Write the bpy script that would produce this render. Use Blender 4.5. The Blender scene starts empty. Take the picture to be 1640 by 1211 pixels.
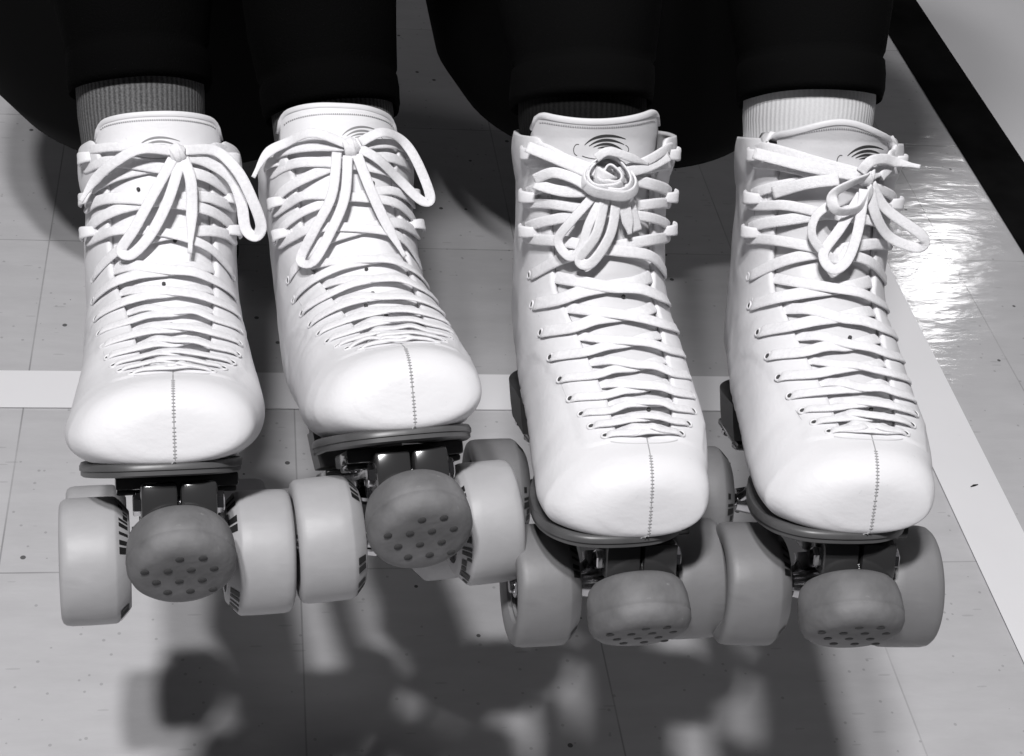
import bpy, bmesh, math, random
from mathutils import Vector, Matrix, noise
random.seed(7)
S = 0.001
scn = bpy.context.scene
C = scn.collection

# ------------------------------------------------------------------ camera
cam = bpy.data.cameras.new('camera'); camo = bpy.data.objects.new('camera', cam); C.objects.link(camo)
R = [[0.98545942, -0.00788368, -0.16972795],
     [-0.12466256, 0.64520121, -0.7537736],
     [0.11545119, 0.76397202, 0.63483681]]
mw = Matrix(R).to_4x4(); mw.translation = Vector((0, 0, 0.9459)); camo.matrix_world = mw
cam.sensor_width = 36; cam.lens = 2600 / 1640 * 36; cam.clip_start = 0.02; cam.clip_end = 100
cam.dof.use_dof = False
scn.camera = camo
scn.view_settings.view_transform = 'Standard'; scn.view_settings.look = 'None'
scn.view_settings.exposure = 0.0; scn.view_settings.gamma = 1.0
# ------------------------------------------------------------------ world and lamps
w = bpy.data.worlds.new('World'); scn.world = w; w.use_nodes = True
w.node_tree.nodes['Background'].inputs[0].default_value = (0.93, 0.93, 1.0, 1)
w.node_tree.nodes['Background'].inputs[1].default_value = 0.025
def area(name, loc, target, sx, sy, power):
    l = bpy.data.lights.new(name, 'AREA'); l.shape = 'RECTANGLE'; l.size = sx; l.size_y = sy; l.energy = power
    l.color = (1, 0.99, 1.0)
    o = bpy.data.objects.new(name, l); C.objects.link(o); o.location = loc
    o.rotation_euler = (Vector(target) - Vector(loc)).to_track_quat('-Z', 'Y').to_euler()
    return o
area('ceiling_or_fill_light', (-0.50, -0.32, 2.70), (0.05, 0.5, 0.0), 0.17, 0.11, 40)
area('ceiling_or_fill_light', (-0.26, -0.15, 2.70), (0.05, 0.5, 0.0), 0.14, 0.11, 41)
area('ceiling_or_fill_light', (1.55, 0.95, 2.6), (0.5, 0.9, 0.0), 0.34, 0.25, 5)  # soft fill added at the right, no known fixture
area('ceiling_or_fill_light', (-1.5, 0.3, 2.6), (-0.3, 0.6, 0.0), 0.5, 0.4, 2.5)  # soft fill added at the left, no known fixture
area('ceiling_or_fill_light', (2.62, 4.72, 2.5), (1.9, 3.7, 0.0), 0.20, 0.42, 5)

# ------------------------------------------------------------------ materials
def mat(name, col, rough=0.5, metal=0.0, var=0.0, vscale=30, bump=0.0, bscale=200, spec=0.5, coat=0.0, sss=0.0):
    m = bpy.data.materials.new(name); m.use_nodes = True
    nt = m.node_tree; b = nt.nodes['Principled BSDF']
    c = col if isinstance(col, tuple) else (col, col * 0.993, col * 1.012)
    b.inputs['Base Color'].default_value = (*c, 1)
    b.inputs['Roughness'].default_value = rough; b.inputs['Metallic'].default_value = metal
    b.inputs['Specular IOR Level'].default_value = spec
    if coat: b.inputs['Coat Weight'].default_value = coat; b.inputs['Coat Roughness'].default_value = 0.1
    if sss:
        b.inputs['Subsurface Weight'].default_value = sss; b.inputs['Subsurface Radius'].default_value = (0.004, 0.004, 0.004)
        b.inputs['Subsurface Scale'].default_value = 1.0
    tc = nt.nodes.new('ShaderNodeTexCoord')
    if var:
        n = nt.nodes.new('ShaderNodeTexNoise'); n.inputs['Scale'].default_value = vscale; n.inputs['Detail'].default_value = 5
        nt.links.new(tc.outputs['Object'], n.inputs['Vector'])
        r = nt.nodes.new('ShaderNodeValToRGB')
        r.color_ramp.elements[0].position = 0.3; r.color_ramp.elements[1].position = 0.7
        r.color_ramp.elements[0].color = (*[x * (1 - var) for x in c], 1); r.color_ramp.elements[1].color = (*[min(1, x * (1 + var)) for x in c], 1)
        nt.links.new(n.outputs['Fac'], r.inputs['Fac']); nt.links.new(r.outputs['Color'], b.inputs['Base Color'])
    if bump:
        n2 = nt.nodes.new('ShaderNodeTexNoise'); n2.inputs['Scale'].default_value = bscale; n2.inputs['Detail'].default_value = 3
        nt.links.new(tc.outputs['Object'], n2.inputs['Vector'])
        bp = nt.nodes.new('ShaderNodeBump'); bp.inputs['Strength'].default_value = bump; bp.inputs['Distance'].default_value = 0.001
        nt.links.new(n2.outputs['Fac'], bp.inputs['Height']); nt.links.new(bp.outputs['Normal'], b.inputs['Normal'])
    return m
M = {}
def scuffed(m, strength=0.25):
    nt = m.node_tree; L = nt.links; b = nt.nodes['Principled BSDF']
    src = b.inputs['Base Color'].links[0].from_socket; tc = nt.nodes.new('ShaderNodeTexCoord')
    mp = nt.nodes.new('ShaderNodeMapping'); mp.inputs['Scale'].default_value = (1, 1.6, 0.9); L.new(tc.outputs['Object'], mp.inputs['Vector'])
    n = nt.nodes.new('ShaderNodeTexNoise'); n.inputs['Scale'].default_value = 160; n.inputs['Detail'].default_value = 6; n.inputs['Roughness'].default_value = 0.7; L.new(mp.outputs[0], n.inputs['Vector'])
    r = nt.nodes.new('ShaderNodeValToRGB'); r.color_ramp.elements[0].position = 0.66; r.color_ramp.elements[1].position = 0.76; r.color_ramp.elements[1].color = (strength,) * 3 + (1,); r.color_ramp.elements[0].color = (0, 0, 0, 1)
    L.new(n.outputs['Fac'], r.inputs['Fac'])
    n3 = nt.nodes.new('ShaderNodeTexNoise'); n3.inputs['Scale'].default_value = 14; n3.inputs['Detail'].default_value = 2; L.new(tc.outputs['Object'], n3.inputs['Vector'])
    r3 = nt.nodes.new('ShaderNodeValToRGB'); r3.color_ramp.elements[0].position = 0.5; r3.color_ramp.elements[1].position = 0.62; L.new(n3.outputs['Fac'], r3.inputs['Fac'])
    mm = nt.nodes.new('ShaderNodeMix'); mm.data_type = 'RGBA'; mm.blend_type = 'MULTIPLY'; mm.inputs[0].default_value = 1; L.new(r.outputs[0], mm.inputs[6]); L.new(r3.outputs[0], mm.inputs[7])
    mx = nt.nodes.new('ShaderNodeMix'); mx.data_type = 'RGBA'; L.new(mm.outputs[2], mx.inputs[0]); L.new(src, mx.inputs[6]); mx.inputs[7].default_value = (0.3, 0.3, 0.3, 1)
    L.new(mx.outputs[2], b.inputs['Base Color'])
    # creases
    w = nt.nodes.new('ShaderNodeTexNoise'); w.inputs['Scale'].default_value = 55; w.inputs['Detail'].default_value = 4; w.inputs['Distortion'].default_value = 0.6
    mp2 = nt.nodes.new('ShaderNodeMapping'); mp2.inputs['Scale'].default_value = (0.5, 1, 1.3); L.new(tc.outputs['Object'], mp2.inputs['Vector']); L.new(mp2.outputs[0], w.inputs['Vector'])
    old = b.inputs['Normal'].links[0].from_node
    bp = nt.nodes.new('ShaderNodeBump'); bp.inputs['Strength'].default_value = 0.35; bp.inputs['Distance'].default_value = 0.0012
    L.new(w.outputs['Fac'], bp.inputs['Height']); L.new(bp.outputs['Normal'], old.inputs['Normal'])
M['leather'] = mat('white_leather', 0.71, 0.52, var=0.02, vscale=25, bump=0.12, bscale=450)
M['tongue'] = mat('tongue_leather', 0.76, 0.5, var=0.02, bump=0.12, bscale=400)
M['tongue_grey'] = mat('tongue_leather_soft', 0.62, 0.5, var=0.02, bump=0.12, bscale=400)
def weave(m):
    nt = m.node_tree; b = nt.nodes['Principled BSDF']; tc = nt.nodes.new('ShaderNodeTexCoord')
    v = nt.nodes.new('ShaderNodeTexVoronoi'); v.inputs['Scale'].default_value = 1500; nt.links.new(tc.outputs['Object'], v.inputs['Vector'])
    old = b.inputs['Normal'].links[0].from_node
    bp = nt.nodes.new('ShaderNodeBump'); bp.inputs['Strength'].default_value = 0.3; bp.inputs['Distance'].default_value = 0.0005
    nt.links.new(v.outputs['Distance'], bp.inputs['Height']); nt.links.new(bp.outputs['Normal'], old.inputs['Normal'])
M['lace'] = mat('cotton_lace', 0.75, 0.85, var=0.06, vscale=500, bump=0.25, bscale=1400, spec=0.2)
M['thread'] = mat('stitch_thread', 0.34, 0.8)
M['seam'] = mat('seam_groove', 0.34, 0.7)
M['seam_soft'] = mat('seam_soft', 0.5, 0.7)
M['holedark'] = mat('punched_hole', 0.05, 0.9)
M['sole'] = mat('dark_sole', 0.075, 0.4, var=0.15, vscale=60)
M['heel'] = mat('dark_heel', 0.035, 0.45, var=0.2, vscale=60)
M['plate'] = mat('plate_black', 0.030, 0.16, coat=0.6)
M['chrome'] = mat('chrome', 0.62, 0.12, metal=1.0)
M['steel'] = mat('dull_steel', 0.55, 0.22, metal=1.0, var=0.2, vscale=90)
M['cushion'] = mat('cushion_rubber', 0.10, 0.3)
M['wheel_pale'] = mat('pale_urethane', 0.36, 0.5, var=0.05, vscale=60, bump=0.05, sss=0.06)
M['wheel_grey'] = mat('shaded_urethane', 0.175, 0.5, var=0.07, vscale=60, bump=0.05, sss=0.04)  # right pair's shade painted into the wheel colour
M['hub'] = mat('wheel_hub', 0.06, 0.35)
M['print'] = mat('black_print', 0.012, 0.6)
M['stop'] = mat('toe_stop_rubber', 0.14, 0.7, var=0.32, vscale=45, bump=0.3, bscale=260)
M['logo_dark'] = mat('logo_ink_black', 0.03, 0.6)
M['logo_grey'] = mat('logo_ink_grey', 0.22, 0.6)
M['trouser'] = mat('black_knit', 0.0022, 0.95, spec=0.02, bump=0.6, bscale=900)
M['trouser2'] = mat('black_leggings', 0.0032, 0.9, spec=0.03, bump=0.3, bscale=900)
M['skin'] = mat('skin', 0.45, 0.5, sss=0.2)
M['hair'] = mat('hair', 0.02, 0.5)
M['jumper'] = mat('dark_jumper', 0.012, 0.95, spec=0.1)
M['seatblack'] = mat('black_vinyl', 0.003, 0.8, spec=0.05)
M['wline'] = mat('white_paint', 0.88, 0.42, var=0.025, vscale=8, bump=0.04, bscale=60)
M['bline'] = mat('black_tape', 0.008, 0.5, var=0.4, vscale=12, bump=0.1, bscale=60, spec=0.0)

weave(M['lace']); scuffed(M['leather'], 0.6); scuffed(M['tongue'], 0.3); scuffed(M['tongue_grey'], 0.3); scuffed(M['stop'], 0.5); scuffed(M['wheel_pale'], 0.5); scuffed(M['wheel_grey'], 0.25)
def knit(name, c0, c1, scale):
    m = mat(name, c0, 0.95, spec=0.1); nt = m.node_tree; b = nt.nodes['Principled BSDF']
    tc = nt.nodes.new('ShaderNodeTexCoord')
    wv = nt.nodes.new('ShaderNodeTexWave'); wv.inputs['Scale'].default_value = scale; wv.inputs['Distortion'].default_value = 0.4
    wv.bands_direction = 'X'
    nt.links.new(tc.outputs['UV'], wv.inputs['Vector'])
    n = nt.nodes.new('ShaderNodeTexNoise'); n.inputs['Scale'].default_value = 1100; n.inputs['Detail'].default_value = 1
    nt.links.new(tc.outputs['Object'], n.inputs['Vector'])
    mx = nt.nodes.new('ShaderNodeMath'); mx.operation = 'MULTIPLY_ADD'; mx.inputs[1].default_value = 0.35
    nt.links.new(wv.outputs['Fac'], mx.inputs[0]); 
    m2 = nt.nodes.new('ShaderNodeMath'); m2.operation = 'MULTIPLY'; m2.inputs[1].default_value = 0.7
    nt.links.new(n.outputs['Fac'], m2.inputs[0]); nt.links.new(m2.outputs[0], mx.inputs[2])
    r = nt.nodes.new('ShaderNodeValToRGB'); r.color_ramp.elements[0].position = 0.25; r.color_ramp.elements[1].position = 0.85
    r.color_ramp.elements[0].color = (c0, c0, c0 * 1.01, 1); r.color_ramp.elements[1].color = (c1, c1, c1 * 1.01, 1)
    nt.links.new(mx.outputs[0], r.inputs['Fac']); nt.links.new(r.outputs['Color'], b.inputs['Base Color'])
    bp = nt.nodes.new('ShaderNodeBump'); bp.inputs['Strength'].default_value = 0.25; bp.inputs['Distance'].default_value = 0.001
    nt.links.new(wv.outputs['Fac'], bp.inputs['Height']); nt.links.new(bp.outputs['Normal'], b.inputs['Normal'])
    return m
M['sock_grey'] = knit('heather_rib_knit', 0.05, 0.16, 24)
M['sock_dark'] = knit('dark_rib_knit', 0.004, 0.012, 24)
M['sock_white'] = knit('white_rib_knit', 0.56, 0.66, 26)

def floor_material():
    m = bpy.data.materials.new('vinyl_tile'); m.use_nodes = True
    nt = m.node_tree; L = nt.links; b = nt.nodes['Principled BSDF']
    geo = nt.nodes.new('ShaderNodeNewGeometry'); sep = nt.nodes.new('ShaderNodeSeparateXYZ'); L.new(geo.outputs['Position'], sep.inputs[0])
    def math_(op, a, c=None, d=None):
        n = nt.nodes.new('ShaderNodeMath'); n.operation = op
        for i, v in enumerate((a, c, d)):
            if v is None: continue
            if isinstance(v, (int, float)): n.inputs[i].default_value = v
            else: L.new(v, n.inputs[i])
        return n.outputs[0]
    T = 0.229
    x = sep.outputs[0]; y = sep.outputs[1]
    xs = math_('SUBTRACT', x, math_('MULTIPLY', math_('GREATER_THAN', x, 0.65), 0.0115))
    xs = math_('ADD', xs, 0.1753 + T * 40)
    ys = math_('ADD', y, math_('MULTIPLY', math_('GREATER_THAN', y, 1.10), 0.021))
    ys = math_('ADD', ys, T * 40 - 0.887)
    def joint(v):
        fr = math_('FRACT', math_('DIVIDE', v, T))
        d = math_('ABSOLUTE', math_('SUBTRACT', fr, 0.5))      # 0.5 at joint
        return math_('GREATER_THAN', d, 0.5 - 0.0028)
    jx, jy = joint(xs), joint(ys)
    j = math_('MAXIMUM', jx, jy)
    nj = nt.nodes.new('ShaderNodeTexNoise'); nj.inputs['Scale'].default_value = 9; L.new(geo.outputs['Position'], nj.inputs['Vector'])
    j = math_('MULTIPLY', j, math_('MULTIPLY_ADD', nj.outputs['Fac'], 1.6, -0.25))
    j.node.use_clamp = True
    # per tile tone
    cmb = nt.nodes.new('ShaderNodeCombineXYZ')
    L.new(math_('FLOOR', math_('DIVIDE', xs, T)), cmb.inputs[0]); L.new(math_('FLOOR', math_('DIVIDE', ys, T)), cmb.inputs[1])
    wn = nt.nodes.new('ShaderNodeTexWhiteNoise'); wn.noise_dimensions = '2D'; L.new(cmb.outputs[0], wn.inputs['Vector'])
    # mottling
    n1 = nt.nodes.new('ShaderNodeTexNoise'); n1.inputs['Scale'].default_value = 14; n1.inputs['Detail'].default_value = 8; n1.inputs['Roughness'].default_value = 0.65
    mp = nt.nodes.new('ShaderNodeMapping'); mp.inputs['Scale'].default_value = (1, 3.5, 1); L.new(geo.outputs['Position'], mp.inputs['Vector']); L.new(mp.outputs[0], n1.inputs['Vector'])
    tone = math_('ADD', 0.46, math_('ADD', math_('MULTIPLY', wn.outputs['Value'], 0.035), math_('MULTIPLY', n1.outputs['Fac'], 0.16)))
    # black flecks: sparse round dots plus thin streaks
    def flecks(scale, rad, keep, stretch):
        mpp = nt.nodes.new('ShaderNodeMapping'); mpp.inputs['Scale'].default_value = stretch; L.new(geo.outputs['Position'], mpp.inputs['Vector'])
        v = nt.nodes.new('ShaderNodeTexVoronoi'); v.inputs['Scale'].default_value = scale; L.new(mpp.outputs[0], v.inputs['Vector'])
        wn2 = nt.nodes.new('ShaderNodeTexWhiteNoise'); wn2.noise_dimensions = '3D'; L.new(v.outputs['Position'], wn2.inputs['Vector'])
        sel = math_('LESS_THAN', wn2.outputs['Value'], keep)
        dot = math_('LESS_THAN', v.outputs['Distance'], rad)
        return math_('MULTIPLY', dot, sel)
    fl = math_('MAXIMUM', math_('MULTIPLY', flecks(45, 0.10, 0.22, (1, 1, 1)), 0.75), math_('MULTIPLY', flecks(60, 0.13, 0.45, (0.4, 2.2, 1)), 0.14))
    fl = math_('MAXIMUM', fl, math_('MULTIPLY', flecks(110, 0.14, 0.35, (1, 1, 1)), 0.25))
    dark = math_('MULTIPLY', math_('SUBTRACT', 1.0, math_('MULTIPLY', j, 0.48)), math_('SUBTRACT', 1.0, fl))
    tone = math_('MULTIPLY', tone, dark)
    cc = nt.nodes.new('ShaderNodeCombineXYZ'); L.new(tone, cc.inputs[0]); L.new(math_('MULTIPLY', tone, 0.992), cc.inputs[1]); L.new(math_('MULTIPLY', tone, 1.012), cc.inputs[2])
    L.new(cc.outputs[0], b.inputs['Base Color'])
    rn = nt.nodes.new('ShaderNodeTexNoise'); rn.inputs['Scale'].default_value = 20; rn.inputs['Detail'].default_value = 4; L.new(geo.outputs['Position'], rn.inputs['Vector'])
    L.new(math_('MULTIPLY_ADD', rn.outputs['Fac'], 0.12, 0.04), b.inputs['Roughness'])
    b.inputs['Specular IOR Level'].default_value = 0.5
    # uneven wax: long ripples
    mp2 = nt.nodes.new('ShaderNodeMapping'); mp2.inputs['Scale'].default_value = (0.6, 1.6, 1); L.new(geo.outputs['Position'], mp2.inputs['Vector'])
    bn = nt.nodes.new('ShaderNodeTexNoise'); bn.inputs['Scale'].default_value = 32; bn.inputs['Detail'].default_value = 5; L.new(mp2.outputs[0], bn.inputs['Vector'])
    hh = math_('SUBTRACT', bn.outputs['Fac'], math_('MULTIPLY', j, 0.5))
    bp = nt.nodes.new('ShaderNodeBump'); bp.inputs['Strength'].default_value = 0.5; bp.inputs['Distance'].default_value = 0.0011
    L.new(hh, bp.inputs['Height']); L.new(bp.outputs['Normal'], b.inputs['Normal'])
    return m
def worn(m, scale=40, thr=0.68, dark=(0.22, 0.22, 0.22, 1)):
    nt = m.node_tree; L = nt.links; b = nt.nodes['Principled BSDF']; src = b.inputs['Base Color'].links[0].from_socket
    g = nt.nodes.new('ShaderNodeNewGeometry'); mp = nt.nodes.new('ShaderNodeMapping'); mp.inputs['Scale'].default_value = (1, 2.5, 1); L.new(g.outputs['Position'], mp.inputs['Vector'])
    n = nt.nodes.new('ShaderNodeTexNoise'); n.inputs['Scale'].default_value = scale; n.inputs['Detail'].default_value = 7; n.inputs['Roughness'].default_value = 0.75; L.new(mp.outputs[0], n.inputs['Vector'])
    r = nt.nodes.new('ShaderNodeValToRGB'); r.color_ramp.elements[0].position = thr; r.color_ramp.elements[1].position = thr + 0.06; r.color_ramp.elements[1].color = (.7, .7, .7, 1); r.color_ramp.elements[0].color = (0, 0, 0, 1); L.new(n.outputs['Fac'], r.inputs['Fac'])
    mx = nt.nodes.new('ShaderNodeMix'); mx.data_type = 'RGBA'; L.new(r.outputs[0], mx.inputs[0]); L.new(src, mx.inputs[6]); mx.inputs[7].default_value = dark; L.new(mx.outputs[2], b.inputs['Base Color'])
worn(M['wline']); worn(M['bline'], 60, 0.66, (0.09, 0.09, 0.09, 1))
M['floor'] = floor_material()
M['palefloor'] = mat('pale_court_vinyl', 0.72, 0.4, var=0.03, vscale=6, bump=0.05, bscale=40)

# ------------------------------------------------------------------ helpers
def link(name, me, m, parent=None, smooth=True):
    o = bpy.data.objects.new(name, me); C.objects.link(o)
    if m is not None and not me.materials: me.materials.append(m)
    if smooth:
        for p in me.polygons: p.use_smooth = True
    if parent is not None: o.parent = parent
    return o
def from_bm(name, bm, m, parent=None, smooth=True, sharp=None):
    bmesh.ops.recalc_face_normals(bm, faces=bm.faces[:])
    me = bpy.data.meshes.new(name); bm.to_mesh(me); bm.free()
    o = link(name, me, m, parent, smooth)
    if sharp is not None: me.set_sharp_from_angle(angle=math.radians(sharp))
    return o
def tag(o, label=None, cat=None, group=None, kind=None):
    if label: o['label'] = label
    if cat: o['category'] = cat
    if group: o['group'] = group
    if kind: o['kind'] = kind
    return o
def grid_faces(bm, rows, closed=False):
    for a, b in zip(rows, rows[1:]):
        n = len(a)
        for i in range(n if closed else n - 1):
            j = (i + 1) % n
            try: bm.faces.new((a[i], a[j], b[j], b[i]))
            except ValueError: pass
def lathe(bm, prof, origin, axis, seg=48, ref=None):
    """prof: list of (h, r) in mm along the axis"""
    ax = Vector(axis).normalized(); t = Vector((1, 0, 0)) if abs(ax.x) < 0.9 else Vector((0, 1, 0))
    u = ax.cross(t).normalized(); v = ax.cross(u)
    o = Vector(origin); rows = []
    for h, r in prof:
        if r < 1e-6:
            vv = bm.verts.new((o + ax * h) * S); rows.append([vv] * seg)
        else:
            rows.append([bm.verts.new((o + ax * h + (u * math.cos(a) + v * math.sin(a)) * r) * S) for a in [2 * math.pi * k / seg for k in range(seg)]])
    for a, b in zip(rows, rows[1:]):
        for i in range(seg):
            j = (i + 1) % seg
            q = []
            for x in (a[i], a[j], b[j], b[i]):
                if x not in q: q.append(x)
            if len(q) > 2:
                try: bm.faces.new(q)
                except ValueError: pass
def box(bm, c, size, rot=None, bev=0.0):
    """c, size in mm"""
    g = bmesh.ops.create_cube(bm, size=1.0); vs = g['verts']
    bmesh.ops.scale(bm, verts=vs, vec=Vector(size) * S)
    if bev:
        es = list({e for v in vs for e in v.link_edges})
        r = bmesh.ops.bevel(bm, geom=es, offset=bev * S, segments=2, affect='EDGES', profile=0.5)
        vs = list({v for f in r['faces'] for v in f.verts} | {v for v in vs if v.is_valid})
    if rot is not None: bmesh.ops.rotate(bm, verts=vs, cent=(0, 0, 0), matrix=rot)
    bmesh.ops.translate(bm, verts=vs, vec=Vector(c) * S)
def catmull(vals, t):
    n = len(vals) - 1; t = max(0.0, min(n - 1e-6, t)); i = int(t); f = t - i
    p0 = vals[max(i - 1, 0)]; p1 = vals[i]; p2 = vals[i + 1]; p3 = vals[min(i + 2, n)]
    return 0.5 * (2 * p1 + (p2 - p0) * f + (2 * p0 - 5 * p1 + 4 * p2 - p3) * f * f + (3 * p1 - p0 - 3 * p2 + p3) * f ** 3)
def smooth_path(pts, sub=8):
    """Catmull-Rom through Vectors"""
    out = []
    n = len(pts)
    for i in range(n - 1):
        p0 = pts[max(i - 1, 0)]; p1 = pts[i]; p2 = pts[i + 1]; p3 = pts[min(i + 2, n - 1)]
        for k in range(sub):
            f = k / sub
            out.append(0.5 * (2 * p1 + (p2 - p0) * f + (2 * p0 - 5 * p1 + 4 * p2 - p3) * f * f + (3 * p1 - p0 - 3 * p2 + p3) * f ** 3))
    out.append(pts[-1].copy()); return out
def ribbon(bm, pts, nrm, width, thick, taper=None, twist=0.0):
    """flat lace: pts (mm Vectors), nrm list of normals or one normal"""
    rows = []; n = len(pts)
    sec = []
    for k in range(12):
        a = 2 * math.pi * k / 12; c, s_ = math.cos(a), math.sin(a)
        sec.append((math.copysign(abs(c) ** 0.7, c) * width / 2, math.copysign(abs(s_) ** 0.9, s_) * thick / 2))
    lastd = None
    for i, p in enumerate(pts):
        d = (pts[min(i + 1, n - 1)] - pts[max(i - 1, 0)])
        if d.length < 1e-6: d = lastd
        d = d.normalized(); lastd = d
        nn = nrm[i] if isinstance(nrm, list) else nrm
        side = d.cross(nn)
        if side.length < 1e-4: side = Vector((1, 0, 0))
        side.normalize(); up = side.cross(d).normalized()
        if twist:
            q = Matrix.Rotation(twist * i / n, 3, d); side = q @ side; up = q @ up
        f = taper(i / (n - 1)) if taper else 1.0
        # a shallow groove down the middle of a tubular flat lace
        rows.append([bm.verts.new((p + side * a * f + up * (b - (0.18 * thick * (1 - abs(a) * 2 / width) if b > 0 else 0))) * S) for a, b in sec])
    grid_faces(bm, rows, True)
    bm.faces.new(rows[0]); bm.faces.new(rows[-1][::-1])
def tube(bm, pts, r, seg=8):
    ribbon(bm, pts, Vector((0.13, 0.31, 0.9)), 2 * r, 2 * r)

# ------------------------------------------------------------------ boot surface (skater's frame, mm: +x his right, +y toe, +z up)
RINGS = [  # Fy, Fz, By, Bz, halfwidth, exponent
    (122.0, 101, 121.5, 94, 4, 2.0),
    (121.5, 106, 120.5, 86, 18, 2.1),
    (118, 112, 119, 80, 29, 2.2),
    (111, 117, 114, 77.5, 37, 2.25),
    (100, 120.5, 101, 76, 42, 2.3),
    (86, 125, 84, 75.5, 45, 2.3),
    (70, 132.5, 64, 76, 46, 2.35),
    (54, 143, 38, 78, 46, 2.5),
    (39, 154.5, 8, 84, 45.5, 2.55),
    (26, 167, -28, 92, 45.3, 2.6),
    (16, 180, -70, 98, 44.8, 2.5),
    (10, 194, -112, 106, 44.3, 2.6),
    (7, 208, -120, 140, 43.8, 2.7),
    (5, 222, -114, 178, 43.5, 2.7),
    (4, 236, -109, 212, 43.5, 2.6),
    (3, 250, -106, 240, 43.5, 2.5),
]
NR = len(RINGS) - 1
COLS = [[r[k] for r in RINGS] for k in range(6)]
def ringp(t): return [catmull(c, t) for c in COLS]
class Boot:
    def __init__(s, lean=0.0, off=0.0, skew=-6.0, ws=(1, 1), yaw=0.0, mid=0.0): s.ws = ws; s.yaw = yaw; s.mid = mid; s.lean = lean; s.off = off; s.skew = skew; s.cache = {}
    def P(s, t, th, off=0.0):
        """t along the boot, th angle (0 front, + towards +x)"""
        fy, fz, by, bz, hw, n = ringp(t); hw *= s.wsc(t)
        c, si = math.cos(th), math.sin(th)
        r = (abs(c) ** n + abs(si) ** n) ** (-1 / n)
        c *= r; si *= r
        k = 0.13 if t < 9 else 0.13 * max(0, 1 - (t - 9) / 3)
        my, mz = (fy + by) / 2, (fz + bz) / 2; dy, dz = (fy - by) / 2, (fz - bz) / 2
        x = hw * si * (1 - k * c)
        y = my + dy * c; z = mz + dz * c
        u = max(0.0, min(1.0, (z - 120) / 110)); x += s.lean * u * u * (3 - 2 * u) + s.off + s.yaw * (y - 20) - (s.mid * math.sin((t - 5) / 7.5 * math.pi) if 5 < t < 12.5 else 0.0)
        wt = max(0.0, min(1.0, (4 - t) / 2)); fd = max(0.0, min(1.0, (10 - t) / 4)); x += s.skew * fd * (wt + (1 - wt) * max(0.0, 0.5 + 0.5 * math.cos(th)))
        v = Vector((x, y, z))
        if off: v += s.N(t, th) * off
        return v
    def wsc(s, t):
        f = max(0.0, min(1.0, (t - 6) / 5)); return s.ws[0] + (s.ws[1] - s.ws[0]) * f
    def N(s, t, th):
        e = 0.02
        a = s.P(min(t + e, NR), th) - s.P(max(t - e, 0), th); b = s.P(t, th + e) - s.P(t, th - e)
        n = b.cross(a)
        if n.length < 1e-9: return Vector((0, 1, 0))
        n.normalize()
        fy, fz, by, bz, hw, nn = ringp(t)
        out = s.P(t, th) - Vector((0, (fy + by) / 2, (fz + bz) / 2))
        return n if n.dot(out) > 0 else -n
    def th_for_x(s, t, x):
        hw = ringp(t)[4] * s.wsc(t)
        x = max(-hw * 0.985, min(hw * 0.985, x)); lo, hi = 0.0, math.pi / 2; ax = abs(x)
        n = ringp(t)[5]; k = 0.13 if t < 9 else 0.13 * max(0, 1 - (t - 9) / 3)
        for _ in range(24):
            m = (lo + hi) / 2; c, si = math.cos(m), math.sin(m); r = (abs(c) ** n + abs(si) ** n) ** (-1 / n)
            if hw * si * r * (1 - k * c * r) < ax: lo = m
            else: hi = m
        return math.copysign(lo, x)
    def X(s, t, x, h=0.0):
        """front point at lateral x, h above the leather"""
        t = s.lv(t, x); th = s.th_for_x(t, x); return s.P(t, th, h)
    def NX(s, t, x): t = s.lv(t, x); return s.N(t, s.th_for_x(t, x))
    def lv(s, t, x):
        """ring whose point at lateral x lies level with the ridge point of ring t"""
        key = (round(t, 3), round(abs(x), 2))
        if key in s.cache: return s.cache[key]
        al = math.radians(15); ca, sa = math.cos(al), math.sin(al)
        p = s.P(t, 0); q0 = p.z * ca - p.y * sa; lo, hi = t, min(NR, t + 3.5)
        for _ in range(16):
            m = (lo + hi) / 2; p = s.P(m, s.th_for_x(m, x))
            if p.z * ca - p.y * sa < q0: lo = m
            else: hi = m
        s.cache[key] = lo; return lo
T0 = 4.2                                                 # throat starts here
def throat(t):
    if t <= T0: return 0.0
    u = (t - T0)
    return min(27.0, 12.5 * math.sqrt(min(1.0, u / 0.35)) + 2.4 * u)
def eyex(t): return throat(t) + 9.5 + 0.6 * (t - 5)
ROWT = [4.26, 4.78, 5.34, 5.95, 6.62, 7.36, 8.2, 9.15, 10.2]
ROWX = [18.5, 24, 28, 31, 33, 34.6, 35.8, 36.4, 36.6]
HOOKT = [11.75, 13.0, 14.4]
HOOKX = 34.0

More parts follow.
